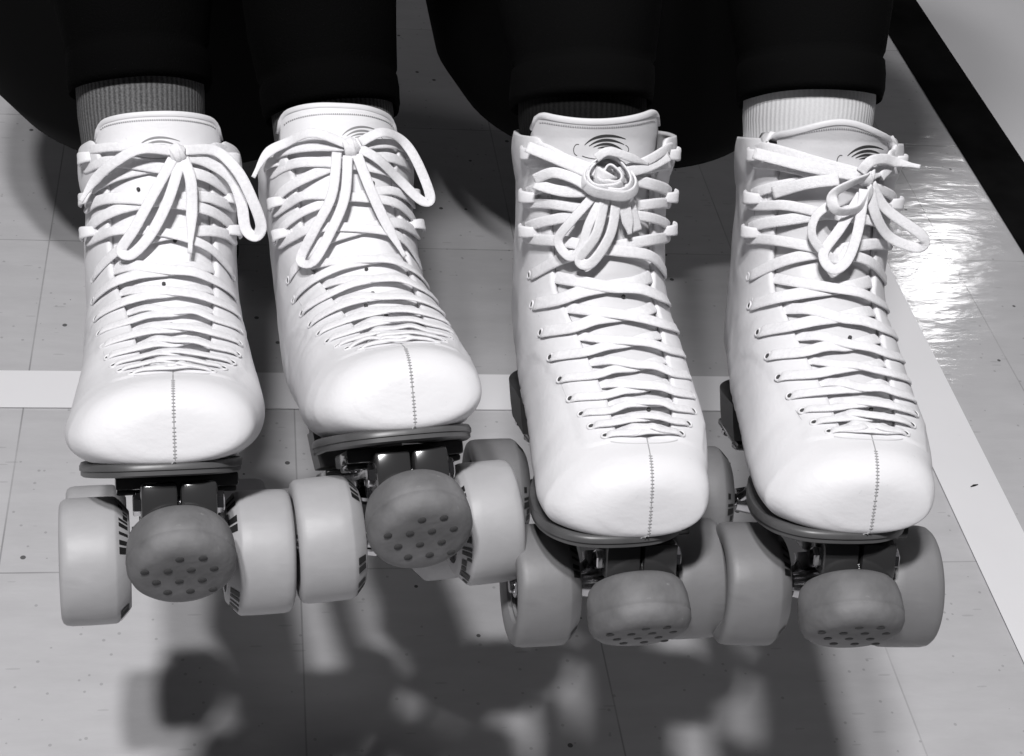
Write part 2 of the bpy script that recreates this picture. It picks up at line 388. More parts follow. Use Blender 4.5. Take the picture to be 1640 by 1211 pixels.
def outward(o):
    me = o.data; f = max(me.polygons, key=lambda p: p.center.y)
    if f.normal.y < 0: me.flip_normals()
def make_boot_parts(root, boot, cfg):
    # ---- outer shell with an open throat
    bm = bmesh.new(); rows = []
    NT, NP = 150, 96
    for i in range(NT + 1):
        t = NR * i / NT
        tw = throat(t)
        th0 = abs(boot.th_for_x(t, tw)) if tw > 0 else 0.0
        row = []
        for j in range(NP + 1):
            a = th0 + (2 * math.pi - 2 * th0) * j / NP
            if a > math.pi: a -= 2 * math.pi
            p = boot.P(t, a)
            # padded rolled collar and gentle leather unevenness
            off = 0.9 * noise.noise(Vector((p.x * 0.02, p.y * 0.02, p.z * 0.02 + cfg['seed'])))
            if t > 9: off += 0.7 * noise.noise(Vector((p.x * 0.05, p.y * 0.05, p.z * 0.06 + cfg['seed'] + 9)))
            if 6.5 < t < 11.5 and abs(a) > 0.5:
                cw = math.sin((t - 6.5) / 5 * math.pi); off -= 0.55 * cw * max(0, math.sin(p.z * 0.42 - p.y * 0.30 + 2.5 * noise.noise(Vector((p.x * .03, p.y * .03, cfg['seed']))))) ** 3
            if t > NR - 1.2: off += 1.8 * math.sin((t - (NR - 1.2)) / 1.2 * math.pi)
            ax = abs(a)
            # raised eyestay strip beside the throat
            if t > T0 - 0.2 and tw > 0:
                d = abs(p.x - (boot.P(t, 0).x)) - tw
                if d < 16: off += 0.7
            # rounded ears at the collar's front corners
            p = p + boot.N(t, a) * off
            if t > NR - 1.6:
                d = max(0.0, 1 - (abs(a) - th0) / 0.16)
                p.z -= 7.0 * d * d * ((t - (NR - 1.6)) / 1.6)
                p.x += math.copysign(3.0 * ((t - (NR - 1.6)) / 1.6), p.x)
            row.append(bm.verts.new(p * S))
        rows.append(row)
    grid_faces(bm, rows)
    bm.faces.new(rows[0][:-1])
    bmesh.ops.remove_doubles(bm, verts=bm.verts[:], dist=0.00012)
    shell = from_bm('boot_shell', bm, M['leather'], root); outward(shell)
    md = shell.modifiers.new('thick', 'SOLIDIFY'); md.thickness = 0.0028; md.offset = -1; md.use_even_offset = False
    # ---- tongue
    bm = bmesh.new(); rows = []
    topz = cfg['topz']; nx = 40
    NTg = 70
    for i in range(NTg + 1):
        u = i / NTg; row = []
        t = T0 - 0.9 + (NR - T0 + 0.9) * min(1, u / 0.86)
        ext = max(0.0, (u - 0.86) / 0.14)
        for j in range(nx + 1):
            v = -1 + 2 * j / nx
            wmax = min(35.0, throat(t) + 9) if t > T0 else 8 + 4 * (t - T0 + 0.9)
            x = v * wmax
            bul = (2.6 + (1.2 if t > 10 else 0)) * (1 - v * v)
            h = -4.3 + bul + 0.8 * noise.noise(Vector((x * .05, t * 1.3, cfg['seed'] + 3)))
            if t > 9 : h += cfg.get('flare', 2.0) * max(0, (t - 12) / 3)
            p = boot.X(t, x, 0); nn = boot.NX(t, x * 0.6); p = p + nn * h
            p.x += cfg.get('tx', 0) * max(0.0, min(1.0, (t - 11) / 3))
            if ext > 0:
                # top flap: shaped edge
                prof = cfg['top'](v)
                p.z += ext * (topz + prof - 250); p.y += ext * cfg.get('lip', 2.0) + 0.0
                p.x += -v * 1.0 * ext * ext
                e = max(0.0, abs(v) - 0.80) / 0.20
                p.z -= ext * 8.5 * (1 - math.sqrt(max(0.0, 1 - e * e)))
            row.append(bm.verts.new(p * S))
        rows.append(row)
    grid_faces(bm, rows)
    edge = [v.co.copy() / S for v in rows[-1]]
    edge2 = [v.co.copy() / S for v in rows[-4]]
    tongue = from_bm('tongue', bm, M[cfg['tongue']], root); outward(tongue)
    md = tongue.modifiers.new('thick', 'SOLIDIFY'); md.thickness = 0.0036; md.offset = -1
    # rolled binding and stitching on the tongue's edge
    bm = bmesh.new(); ribbon(bm, [p + Vector((0, -1.2, 0)) for p in edge], Vector((0, 1, 0)), 3.4, 4.2)
    from_bm('tongue_binding', bm, M['leather'], tongue)
    bm = bmesh.new()
    dense = smooth_path(edge2[2:-2], 3)
    acc = 0; 
    for a, b in zip(dense[::2], dense[2::2]):
        m_ = (a + b) / 2 + Vector((0, 0.35, 0)); d = (b - a) * 0.55
        ribbon(bm, [m_ - d / 2, m_, m_ + d / 2], Vector((0, 1, 0)), 0.75, 0.5)
    from_bm('tongue_stitching', bm, M['seam'], tongue)
    # perforations and logo on tongue
    tsurf = lambda t, x, h: boot.X(t, x, 0) + boot.NX(t, x * 0.6) * (h - 4.3 + (2.6 + (1.2 if t > 10 else 0)) * (1 - (x / 36.0) ** 2) + (cfg.get('flare', 2.0) * max(0, (t - 12) / 3)))
    bm = bmesh.new()
    for k, (t, x) in enumerate(cfg['dots']):
        lathe(bm, [(0, 1.0), (1.3, 1.0), (1.35, 0)], tsurf(t, x, 0.0), boot.NX(t, x), 10)
        from_bm('perforation', bm, M['holedark'], tongue); bm = bmesh.new()
    bm.free()
    # ---- toe seam
    bm = bmesh.new()
    sp = []
    path = [(2.6 - 2.6 * k / 20, math.pi) for k in range(20)] + [(T0 * k / 60, 0.0) for k in range(61)]
    for t, th in path:
        p = boot.P(t, th); off = 0.9 * noise.noise(Vector((p.x * 0.02, p.y * 0.02, p.z * 0.02 + cfg['seed'])))
        sp.append(p + boot.N(max(t, .05), th) * (off + 0.05))
    sp = [p for q, p in enumerate(sp) if q == 0 or (p - sp[q - 1]).length > 0.15]
    sp = [sp[0]] + [(sp[q - 1] + sp[q] * 2 + sp[q + 1]) / 4 for q in range(1, len(sp) - 1)] + [sp[-1]]
    ribbon(bm, sp, [ (Vector((0, 0.75, 0.66))) ] * len(sp), 0.6, 0.4)
    from_bm('toe_seam', bm, M['seam'], shell)
    bm = bmesh.new()
    sp = smooth_path(sp, 3); acc = 0; last = sp[0]
    for a, b in zip(sp, sp[1:]):
        acc += (b - a).length
        if acc > 1.55:
            acc = 0; d = (b - a).normalized(); nn = Vector((0, 0.75, 0.66)); side = d.cross(nn).normalized()
            frac = sp.index(b) / len(sp)
            if frac > 0.80: continue
            ribbon(bm, [b - side * 0.85 + nn * .1, b + nn * .3, b + side * 0.85 + nn * .1], nn, 0.5, 0.4)
    from_bm('toe_stitching', bm, M['thread'], shell)
    # ---- welt seams round the eyestay
    bm = bmesh.new()
    pts = []
    for k in range(70):
        s_ = -1 + 2 * k / 69; a = abs(s_)
        t = 3.85 + 9.7 * a ** 2.6
        xx = (34 * (1 - (1 - a) ** 3) + 2.0 * a) * (1 if s_ > 0 else -1)
        t = min(t, 13.8)
        p = boot.X(t, xx); off = 0.9 * noise.noise(Vector((p.x * 0.02, p.y * 0.02, p.z * 0.02 + cfg['seed'])))
        pts.append(boot.X(t, xx, off + 0.1))
    ribbon(bm, smooth_path(pts, 3), Vector((0, 0.8, 0.6)), 0.6, 0.45)
    from_bm('eyestay_seam', bm, M['seam_soft'], shell)
    # ---- eyelets
    me = None
    for t, x in zip(ROWT, ROWX):
        for sg in (-1, 1):
            p = boot.X(t, sg * x, 0.75); nn = boot.NX(t, sg * x)
            if me is None:
                b2 = bmesh.new(); lathe(b2, [(0, 0), (0.25, 0), (0.3, 1.35), (0.55, 1.5), (0.7, 1.9), (0.45, 2.4), (0, 2.5)], (0, 0, 0), (0, 0, 1), 20)
                for f in b2.faces:
                    f.material_index = 1 if f.calc_center_median().xy.length < 0.00125 else 0
                bmesh.ops.recalc_face_normals(b2, faces=b2.faces[:])
                me = bpy.data.meshes.get('eyelet_shared')
                if me is None:
                    me = bpy.data.meshes.new('eyelet_shared'); b2.to_mesh(me)
                    me.materials.append(M['leather']); me.materials.append(M['holedark'])
                b2.free()
            e = link('eyelet', me, None, shell); e.location = p * S; e.rotation_euler = nn.to_track_quat('Z', 'Y').to_euler()
    # ---- speed hooks
    hm = bpy.data.meshes.get('hook_shared')
    if hm is None:
        b2 = bmesh.new()
        # base plate, neck and outward-curled lip; local z = away from leather, local x = outward
        box(b2, (-1, 0, 0.5), (9, 8, 1.0), bev=0.4)
        pth = [Vector((-3, 0, 0.6)), Vector((-2.4, 0, 3.4)), Vector((0.2, 0, 5.6)), Vector((3.6, 0, 6.2)), Vector((6.4, 0, 5.2)), Vector((7.4, 0, 3.6))]
        sp2 = smooth_path(pth, 5); ribbon(b2, sp2, Vector((0, 0, 1)), 7.5, 2.3, taper=lambda f: 0.62 + 0.45 * f)
        bmesh.ops.recalc_face_normals(b2, faces=b2.faces[:])
        hm = bpy.data.meshes.new('hook_shared'); b2.to_mesh(hm); b2.free(); hm.materials.append(M['leather'])
    for t in HOOKT:
        for sg in (-1, 1):
            nn = boot.NX(t, sg * HOOKX); nn = (nn + Vector((sg * 0.1, 0.25, 0))).normalized()
            p = boot.X(t, sg * HOOKX, 0.6)
            up = (boot.X(min(t + .3, NR), sg * HOOKX) - boot.X(t - .3, sg * HOOKX)).normalized()
            xo = up.cross(nn).normalized()
            if xo.x * sg < 0: xo = -xo
            yy = nn.cross(xo).normalized()
            mt = Matrix((xo, yy, nn)).transposed().to_4x4(); mt.translation = p * S
            h = link('lace_hook', hm, None, shell); h.matrix_local = mt
    # ---- lace
    bm = bmesh.new()
    rnd = random.Random(cfg['seed'])
    def seg(pl, wid=5.6, th_=1.5, lift=0.0):
        P = [boot.X(t, x, h + lift) for t, x, h in pl]; Nn = [boot.NX(t, x * 0.8) for t, x, h in pl]
        P = [p + Vector((rnd.uniform(-.5, .5), 0, rnd.uniform(-.7, .7))) if 1 < q < len(P) - 2 else p for q, p in enumerate(P)]
        P = smooth_path(P, 6); nn = []; wid *= rnd.uniform(.88, 1.1)
        for i in range(len(Nn) - 1):
            for k in range(6): nn.append(Nn[i].lerp(Nn[i + 1], k / 6).normalized())
        nn.append(Nn[-1]); ribbon(bm, P, nn, wid * .95, th_ * 1.25)
    t0, x0 = ROWT[0], ROWX[0]
    seg([(t0, -x0, -0.5), (t0 + .02, -x0 + 3, 1.8), (t0 + .03, -7, 2.0), (t0 + .03, 0, 2.2), (t0 + .03, 7, 2.0), (t0 + .02, x0 - 3, 1.8), (t0, x0, -0.5)], 4.0, 1.4)
    n = len(ROWT)
    for i in range(n - 1):
        ta, tb = ROWT[i], ROWT[i + 1]; xa, xb = ROWX[i], ROWX[i + 1]
        wa, wb = throat(ta), throat(tb)
        wid = 4.7 + 0.30 * i
        for sg in (-1, 1):
            lf = 0.2 if sg > 0 else 1.3
            j1, j2 = rnd.uniform(-.05, .05), rnd.uniform(-.05, .05)
            dt = tb - ta
            seg([(ta, sg * xa, -0.8), (ta + .02, sg * (xa - 2.5), 1.7), (ta + dt * .12, sg * (wa + 1.0), 2.6), (ta + dt * (.35 + j1), sg * wa * 0.55, 2.0 + lf),
                 (ta + dt * (.50 + j1), 0, 1.2 + lf), (ta + dt * (.66 + j2), -sg * wb * 0.5, 1.2 + lf * .8), (ta + dt * .86, -sg * (wb - 2.5), -0.8), (tb - .02, -sg * (wb + 3), -3.6)], wid, 1.45)
    # into the hooks
    route = [(ROWT[-1], ROWX[-1])] + [(t, HOOKX) for t in HOOKT]
    for i in range(len(route) - 1):
        (ta, xa), (tb, xb) = route[i], route[i + 1]
        for sg in (-1, 1):
            lf = 0.0 if sg > 0 else 1.6
            a0 = (ta, sg * xa, -0.8) if i == 0 else (ta + .16, sg * (xa + 2.0), 3.0)
            m1 = (ta + .05, sg * (xa - 3), 1.9) if i == 0 else (ta + .28, sg * (xa - 3), 3.4)
            dt = tb - ta; sag = rnd.uniform(-.12, .12)
            seg([a0, m1, (ta + dt * .33, sg * 20, 2.8 + lf), (ta + dt * (.5 + sag * .5), 0, 2.6 + lf), (ta + dt * (.72 + sag * .3), -sg * 20, 2.8 + lf), (tb - .30, -sg * (xb - 4), 3.0),
                 (tb - .22, -sg * (xb + 2.0), 2.8), (tb - .02, -sg * (xb + 3.4), 1.6)], 6.0, 1.5)
    # last run: hooks to the knot
    kx, kz = cfg['knot']; kxr = kx - boot.off - boot.lean
    kt = NR - (250 - kz) / 14.0
    for sg in (-1, 1):
        seg([(HOOKT[-1] + .05, sg * (HOOKX + 3.4), 1.6), (HOOKT[-1] + .2, sg * (HOOKX + 1.0), 3.2), (HOOKT[-1] + .15, sg * (HOOKX - 6), 4.5), ((HOOKT[-1] + kt) / 2 + 0.1, sg * 18 + kxr * .5, 5.6), (kt, kxr + sg * 3, 7.2)], 6.0, 1.6)
    lace = from_bm('shoelace', bm, M['lace'], root)
    # ---- bow
    bm = bmesh.new()
    def bp(x, z, h):
        zz = min(z, 262.0)
        t = NR - (250 - zz) / 14.0
        xc = max(-30, min(30, x - boot.lean - boot.off))
        p0 = boot.X(min(t, NR), xc + 0.0, 0)
        return Vector((x, p0.y + h + (1.0 if z > 250 else 0), z))
    for spec in cfg['bow']:
        pl = spec['p']; hs = spec['h']
        pts = [bp(x, z, hs[min(i, len(hs) - 1)]) for i, (x, z) in enumerate(pl)]
        pts = smooth_path(pts, 7)
        ribbon(bm, pts, spec.get('n', Vector((0, 1, 0.25))), spec.get('w', 6.4) * .86, 1.7, taper=spec.get('taper'), twist=spec.get('twist', 0))
    kp = bp(kx, kz, 8.0)
    # the knot: overlapping short wraps
    for q, (ang, rr, ww) in enumerate(cfg['wraps']):
        a = math.radians(ang); dx = Vector((math.cos(a), 0, math.sin(a))); pts = []
        for k in range(15):
            b_ = math.pi * (-0.15 + 1.3 * k / 14)
            pts.append(kp + dx * rr * math.cos(b_) + Vector((0, 1, 0)) * (rr * 0.85 * math.sin(b_)) + Vector((-dx.z, 0, dx.x)) * (q - 1) * 1.4)
        cen = kp
        ribbon(bm, pts, [(p - cen).normalized() for p in pts], ww, 1.9)
    for c_ in cfg.get('coils', []):
        cx_, cz_, r0_, r1_, a0, a1, ww, hh = c_
        ax = Vector((0.10, 0.72, 0.69)).normalized(); u = Vector((1, 0, 0)); u = (u - ax * u.dot(ax)).normalized(); v = ax.cross(u)
        cen = bp(cx_, cz_, 9.0); pts = []; nn = []; K = 60
        for k in range(K + 1):
            f = k / K; a = math.radians(a0 + (a1 - a0) * f); rr = r0_ + (r1_ - r0_) * f + 1.3 * math.sin(a * 1.7 + c_[0]) + 0.9 * math.sin(a * 3.1)
            rad = u * math.cos(a) + v * math.sin(a)
            pts.append(cen + rad * rr + ax * (hh + 2.0 * math.sin(a * 1.1 + 1 + hh))); nn.append((rad + ax * 0.35).normalized())
        ribbon(bm, pts, nn, ww, 1.7)
    bow = from_bm('lace_bow', bm, M['lace'], root)
    # ---- logo scribble printed on the tongue
    bm = bmesh.new()
    lx, lz, lw, lh = cfg['logo']
    def lp(u, v, h=0.25):
        x = lx + u * lw; z = lz + v * lh
        t = min(NR, NR - (250 - z) / 14.0)
        # sample the real tongue surface
        return x, z
    dg = bpy.context.evaluated_depsgraph_get()
    strokes = []
    strokes.append([(1.22 * math.cos(a) + .05, -.20 + .36 * math.sin(a)) for a in [math.radians(d) for d in range(30, -150, -10)]])
    for k in range(4):
        q0 = (-.80 + .20 * k, -.04 * k); q1 = (-.15 + .20 * k, .62 - .20 * k); q2 = (1.10 - .06 * k, .22 - .22 * k)
        strokes.append([((1 - f) ** 2 * q0[0] + 2 * f * (1 - f) * q1[0] + f * f * q2[0], (1 - f) ** 2 * q0[1] + 2 * f * (1 - f) * q1[1] + f * f * q2[1]) for f in [g / 12 for g in range(13)]])
    strokes.append([(-1.1 + .16 * math.cos(a), -.20 + .22 * math.sin(a)) for a in [math.radians(d) for d in range(70, 280, 18)]])
    from mathutils.bvhtree import BVHTree
    me_t = tongue.data; bvh = BVHTree.FromPolygons([v.co.copy() for v in me_t.vertices], [tuple(p.vertices) for p in me_t.polygons])
    for si_, st in enumerate(strokes):
        pts = []
        for u, v in st:
            x, z = lp(-u, v)
            hit = bvh.ray_cast(Vector((x, 80, z)) * S, Vector((0, -1, 0)))
            if hit[0] is not None: pts.append(hit[0] / S + Vector((0, 0.12, 0)))
        if len(pts) > 3:
            ribbon(bm, smooth_path(pts, 3), Vector((0, 1, 0)), (1.25 if si_ in (1, 2, 3, 4) else 0.4) * cfg.get('lk', 1), 0.2, taper=(lambda f: 0.25 + 0.95 * math.sin(f * math.pi)) if si_ in (1, 2, 3, 4) else None)
    from_bm('tongue_logo', bm, M[cfg['ink']], tongue)
    return shell

# ------------------------------------------------------------------ sole, plate, trucks, wheels
SOLE = [(118.5, 0), (118, 9), (116, 18), (111, 26), (102, 33), (88, 37.5), (70, 38.5), (45, 36), (15, 29), (-20, 26), (-60, 27), (-95, 27), (-112, 22), (-121, 12), (-123, 0)]
def sole_z(y):
    if y > 60: return 78.5
    if y > -80: u = (60 - y) / 140; return 78.5 + 21 * (u * u * (3 - 2 * u))
    return 99.5
def make_chassis(root, cfg):
    bm = bmesh.new(); top, bot, mid = [], [], []
    out = [(y, w_) for y, w_ in SOLE] + [(y, -w_) for y, w_ in SOLE[-2:0:-1]]
    pts = [Vector((w_, y, 0)) for y, w_ in out]
    dense = smooth_path(pts + [pts[0]], 4)[:-1]
    cy_ = 0
    def ring(scale, dz): return [bm.verts.new(Vector((cfg['off'] + cfg['yaw'] * (p.y - 20) - 3.0 * max(0, min(1, (p.y - 60) / 55)) + p.x * scale, (p.y - cy_) * (1 - (1 - scale) * .5), sole_z(p.y) + dz)) * S) for p in dense]
    rs = [ring(0.98, 1.0), ring(1.0, -0.6), ring(1.0, -2.6), ring(0.985, -3.0), ring(0.985, -5.0), ring(0.96, -5.8)]
    grid_faces(bm, rs, True)
    c1 = [bm.verts.new(Vector((0.0, p.y * .6, sole_z(p.y) - 5.8)) * S) for p in dense[:1]]
    bm.faces.new(rs[-1][::-1]); bm.faces.new(rs[0])
    sole = from_bm('sole', bm, M['sole'], root, sharp=50)
    # heel block
    bm = bmesh.new(); rows = []
    for z, g in ((93, 1.0), (80, .95), (71.5, .9)):
        row = []
        for k in range(28):
            a = math.pi * k / 27
            row.append(bm.verts.new(Vector((cfg['off'] + 26 * g * math.cos(a), -88 - 33 * g * math.sin(a), z)) * S))
        row.append(bm.verts.new(Vector((cfg['off'] - 26 * g, -56, z)) * S)); row.append(bm.verts.new(Vector((cfg['off'] + 26 * g, -56, z)) * S))
        rows.append(row)
    grid_faces(bm, rows, True); bm.faces.new(rows[0]); bm.faces.new(rows[-1][::-1])
    from_bm('heel', bm, M['heel'], root, sharp=40)
    # plate: spine, toe and heel pads, split nose that carries the toe stop
    bm = bmesh.new()
    box(bm, (0, -8, 65), (26, 176, 9), bev=1.5)
    box(bm, (0, 62, 69.3), (58, 52, 6.8), bev=1.2); box(bm, (0, -84, 67.6), (50, 56, 4.2), bev=1.2)
    for sg in (-1, 1):
        box(bm, (sg * 9.2, 94, 60), (17.2, 26, 19), bev=2.0)
        box(bm, (sg * 24, 66, 64.5), (9, 30, 3), bev=1.0)
    box(bm, (0, 86, 62), (4, 20, 14)); 
    plate = from_bm('plate', bm, M['plate'], root, sharp=40)
    bm = bmesh.new()
    lathe(bm, [(-19, 0), (-19, 3.4), (19, 3.4), (19, 0)], (0, 97, 59), (1, 0, 0), 20)
    for sg in (-1, 1): lathe(bm, [(0, 5.2), (3.2, 5.2), (3.8, 4.4), (3.8, 0)], (sg * 17.5, 97, 59), (sg, 0, 0), 6)
    from_bm('clamp_bolt', bm, M['chrome'], plate, sharp=30)
    bm = bmesh.new()
    for sg in (-1, 1):
        for yy in (52, 74, -70, -98): lathe(bm, [(0, 4.2), (-2.2, 4.2), (-3.2, 3), (-3.2, 0)], (sg * 21, yy, 66.0), (0, 0, 1), 14); from_bm('mounting_bolt', bm, M['chrome'], plate, sharp=30); bm = bmesh.new()
    bm.free()
    # trucks
    for yc, dr in ((62, 1), (-72, -1)):
        bm = bmesh.new()
        lathe(bm, [(-20, 0), (-20, 6.5), (-12, 8.2), (0, 9.6), (12, 8.2), (20, 6.5), (20, 0)], (0, yc, 31), (1, 0, 0), 28)
        # yoke ring and pivot arm
        ax = Vector((0, -0.42 * dr, 0.9)).normalized()
        lathe(bm, [(-4, 9), (-4, 16), (4, 16), (4, 9), (-4, 9)], Vector((0, yc - dr * 10, 40)), ax, 32)
        arm = [Vector((0, yc - dr * 2, 34)), Vector((0, yc + dr * 10, 42)), Vector((0, yc + dr * 20, 52)), Vector((0, yc + dr * 25, 60))]
        ribbon(bm, smooth_path(arm, 5), Vector((0, dr, 0.2)), 12, 9, taper=lambda f: 1.15 - .5 * f)
        for sg in (-1, 1):
            ribbon(bm, smooth_path([Vector((sg * 19, yc, 31)), Vector((sg * 14, yc - dr * 6, 38)), Vector((sg * 9, yc - dr * 9, 41))], 5), Vector((0, 0.3, 1)), 9, 7)
        truck = from_bm('truck', bm, M['steel'], root, sharp=45)
        bm = bmesh.new(); lathe(bm, [(-56, 0), (-56, 3.6), (56, 3.6), (56, 0)], (0, yc, 31), (1, 0, 0), 16)
        from_bm('axle', bm, M['chrome'], truck, sharp=40)
        for lo, hi in ((5, 15), (-15, -5)):
            bm = bmesh.new(); lathe(bm, [(lo, 0), (lo, 9.5), (lo + 1.5, 12), (hi - 1.5, 12), (hi, 9.5), (hi, 0)], Vector((0, yc - dr * 10, 40)), ax, 28)
            from_bm('cushion', bm, M['cushion'], truck, sharp=50)
        bm = bmesh.new(); c0 = Vector((0, yc - dr * 10, 40))
        lathe(bm, [(-22, 0), (-22, 3.6), (26, 3.6), (26, 0)], c0, ax, 14); lathe(bm, [(-21, 0), (-21, 7.4), (-16.5, 7.8), (-16.5, 0)], c0, ax, 6)
        lathe(bm, [(15, 0), (15, 11), (17, 11), (17, 0)], c0, ax, 24); lathe(bm, [(-16.4, 0), (-16.4, 11), (-15, 11), (-15, 0)], c0, ax, 24)
        from_bm('kingpin', bm, M['chrome'], truck, sharp=35)
    # wheels
    mk = cfg['wheel']
    wm = bpy.data.meshes.get('wheel_' + mk)
    hubm = bpy.data.meshes.get('hub_shared'); nutm = bpy.data.meshes.get('nut_shared'); prms = [bpy.data.meshes.get('print_shared_a'), bpy.data.meshes.get('print_shared_b')]
    if wm is None:
        b2 = bmesh.new()   # local +x = outer side
        prof = [(12.5, 18.5), (14.2, 19.2), (15.8, 22), (16.5, 25.2), (16.4, 27.4), (15.7, 29.3), (14.2, 30.5), (11.5, 31.0), (4, 31.15), (-4, 31.15), (-9.2, 31.0), (-10.4, 30.5), (-16.0, 24.4), (-16.6, 23.4), (-16.6, 19), (-14, 18.5), (-14, 16), (12.5, 16), (12.5, 18.5)]
        lathe(b2, prof, (0, 0, 0), (1, 0, 0), 72)
        bmesh.ops.remove_doubles(b2, verts=b2.verts[:], dist=1e-6); bmesh.ops.recalc_face_normals(b2, faces=b2.faces[:])
        wm = bpy.data.meshes.new('wheel_' + mk); b2.to_mesh(wm); b2.free(); wm.materials.append(M[mk])
        for p in wm.polygons: p.use_smooth = True
        wm.set_sharp_from_angle(angle=math.radians(32))
    if hubm is None:
        b2 = bmesh.new()
        lathe(b2, [(11, 18.4), (12, 17.4), (11, 16.0), (7, 15), (7, 11), (8.5, 10.5), (8.5, 4)], (0, 0, 0), (1, 0, 0), 40)
        lathe(b2, [(-13, 18.4), (-14.2, 17.4), (-13, 16.0), (-9, 15), (-9, 11), (-10.5, 10.5), (-10.5, 4)], (0, 0, 0), (1, 0, 0), 40)
        bmesh.ops.recalc_face_normals(b2, faces=b2.faces[:])
        hubm = bpy.data.meshes.new('hub_shared'); b2.to_mesh(hubm); b2.free(); hubm.materials.append(M['hub'])
        b2 = bmesh.new(); lathe(b2, [(8.5, 0), (8.5, 6.2), (13.2, 6.2), (14, 5.2), (14, 3.4), (16.2, 3.2), (16.2, 0)], (0, 0, 0), (1, 0, 0), 6)
        lathe(b2, [(7.2, 0), (7.2, 10.4), (8.0, 10.4), (8.0, 0)], (0, 0, 0), (1, 0, 0), 32); lathe(b2, [(-9.2, 0), (-9.2, 10.4), (-10.0, 10.4), (-10.0, 0)], (0, 0, 0), (1, 0, 0), 32)
        bmesh.ops.recalc_face_normals(b2, faces=b2.faces[:])
        nutm = bpy.data.meshes.new('nut_shared'); b2.to_mesh(nutm); b2.free(); nutm.materials.append(M['chrome'])
        rr = random.Random(3); prms = []
        for c0 in (20, 200):
            a = c0; b2 = bmesh.new()
            while a < c0 + 120:
                wd = rr.choice([3.0, 4.5, 6.5, 7.5]); full = rr.random()
                for part in ((0.14, 0.5), (0.5, 0.86)) if full < .5 else ((0.14, 0.86),):
                    if full < .5 and rr.random() < .35: continue
                    q = []
                    for (aa, ff) in ((a, part[0]), (a + wd, part[0]), (a + wd, part[1]), (a, part[1])):
                        hx = -10.4 + (-16.0 + 10.4) * ff - 0.22; r_ = 30.5 + (24.4 - 30.5) * ff + 0.22
                        an = math.radians(aa); q.append(b2.verts.new(Vector((hx, r_ * math.cos(an), r_ * math.sin(an))) * S))
                    b2.faces.new(q)
                a += wd + rr.choice([1.6, 2.4, 5.5])
            prm = bpy.data.meshes.new('print_shared_' + ('a' if c0 == 20 else 'b')); b2.to_mesh(prm); b2.free(); prm.materials.append(M['print']); prms.append(prm)
    k = 0
    for sg in (1, -1):
        for yc in (62, -72):
            wh = link('wheel', wm, None, root, smooth=False); wh.location = Vector((sg * (39.3 if cfg['cx'] == 0 else 38.2) + cfg['cx'], yc, 31)) * S
            # toe a little of camber play; spin each wheel differently
            spin = cfg['spin'][k]; k += 1
            rot = Matrix.Rotation(math.radians(spin), 4, 'X')
            if sg < 0: rot = Matrix.Rotation(math.pi, 4, 'Z') @ rot
            wh.rotation_euler = rot.to_euler()
            link('hub', hubm, None, wh); link('axle_nut', nutm, None, wh, smooth=False); [link('wheel_print', pm, None, wh, smooth=False) for pm in prms]
    # toe stop
    al = math.radians(50); ax = Vector((0, math.cos(al), -math.sin(al))); c0 = Vector((max(0, cfg['cx'] - 1.5), 106.5, 36.0)) - ax * 14
    bm = bmesh.new()
    lathe(bm, [(0, 0), (0, 18.5), (1.2, 21.0), (4, 23.4), (9, 24.8), (15, 25.3), (17.5, 25.4), (18, 25.0), (18.5, 25.3), (21.5, 25.1), (25.0, 23.4), (27.0, 21.0), (27.9, 18), (28.1, 10), (28.2, 0)], c0, ax, 72)
    stop = from_bm('toe_stop', bm, M['stop'], root)
    bm = bmesh.new()
    hp = []
    for qy in range(-3, 4):
        for qx in range(-3, 4):
            a_ = (qx + 0.5 * (qy % 2)) * 10.4 + 1.5; b_ = qy * 8.6 + 2.0
            if math.hypot(a_, b_) < 19.0: hp.append((a_, b_))
    u = Vector((1, 0, 0)); v = ax.cross(u)
    for (a, b) in hp: lathe(bm, [(0, 2.1), (0.2, 1.9), (0.2, 0)], c0 + ax * (28.15 if math.hypot(a, b) < 15 else 27.95) + u * a + v * b, ax, 14)
    from_bm('stop_holes', bm, M['holedark'], stop)
    bm = bmesh.new(); lathe(bm, [(-26, 0), (-26, 5.5), (2, 5.5), (2, 0)], c0, ax, 20); lathe(bm, [(-6, 0), (-6, 11), (-1, 11), (-1, 0)], c0, ax, 6)
    from_bm('stop_stem', bm, M['chrome'], stop, sharp=35)

# ------------------------------------------------------------------ the setting
def sheet(name, x0, x1, y0, y1, z, m, kind='structure'):
    bm = bmesh.new(); vs = [bm.verts.new((x, y, z)) for x, y in ((x0, y0), (x1, y0), (x1, y1), (x0, y1))]; bm.faces.new(vs)
    o = from_bm(name, bm, m, None, smooth=False); o['kind'] = kind; return o
sheet('floor', -12, 12, -6, 18, 0.0, M['floor'])
sheet('pale_floor', 0.911, 12, -6, 18, 0.001, M['palefloor'])
sheet('white_floor_line', -12, 0.6207, 1.0772, 1.1262, 0.0015, M['wline'])
sheet('white_floor_line', 0.6207, 0.6765, -6, 18, 0.0025, M['wline'])
sheet('black_floor_line', 0.839, 0.911, -6, 18, 0.002, M['bline'])
bm = bmesh.new()
for pts, ww in (([(0.6995, 0.9745), (0.7035, 0.9765), (0.7075, 0.9775)], 1.6),):
    ribbon(bm, [Vector((a * 1000 - 52, b * 1000, 3.0)) for a, b in pts], Vector((0, 0, 1)), ww, 0.3, taper=lambda f: 0.5 + math.sin(f * 3.1))
o = from_bm('scuff_mark', bm, M['print'], None); o['kind'] = 'structure'

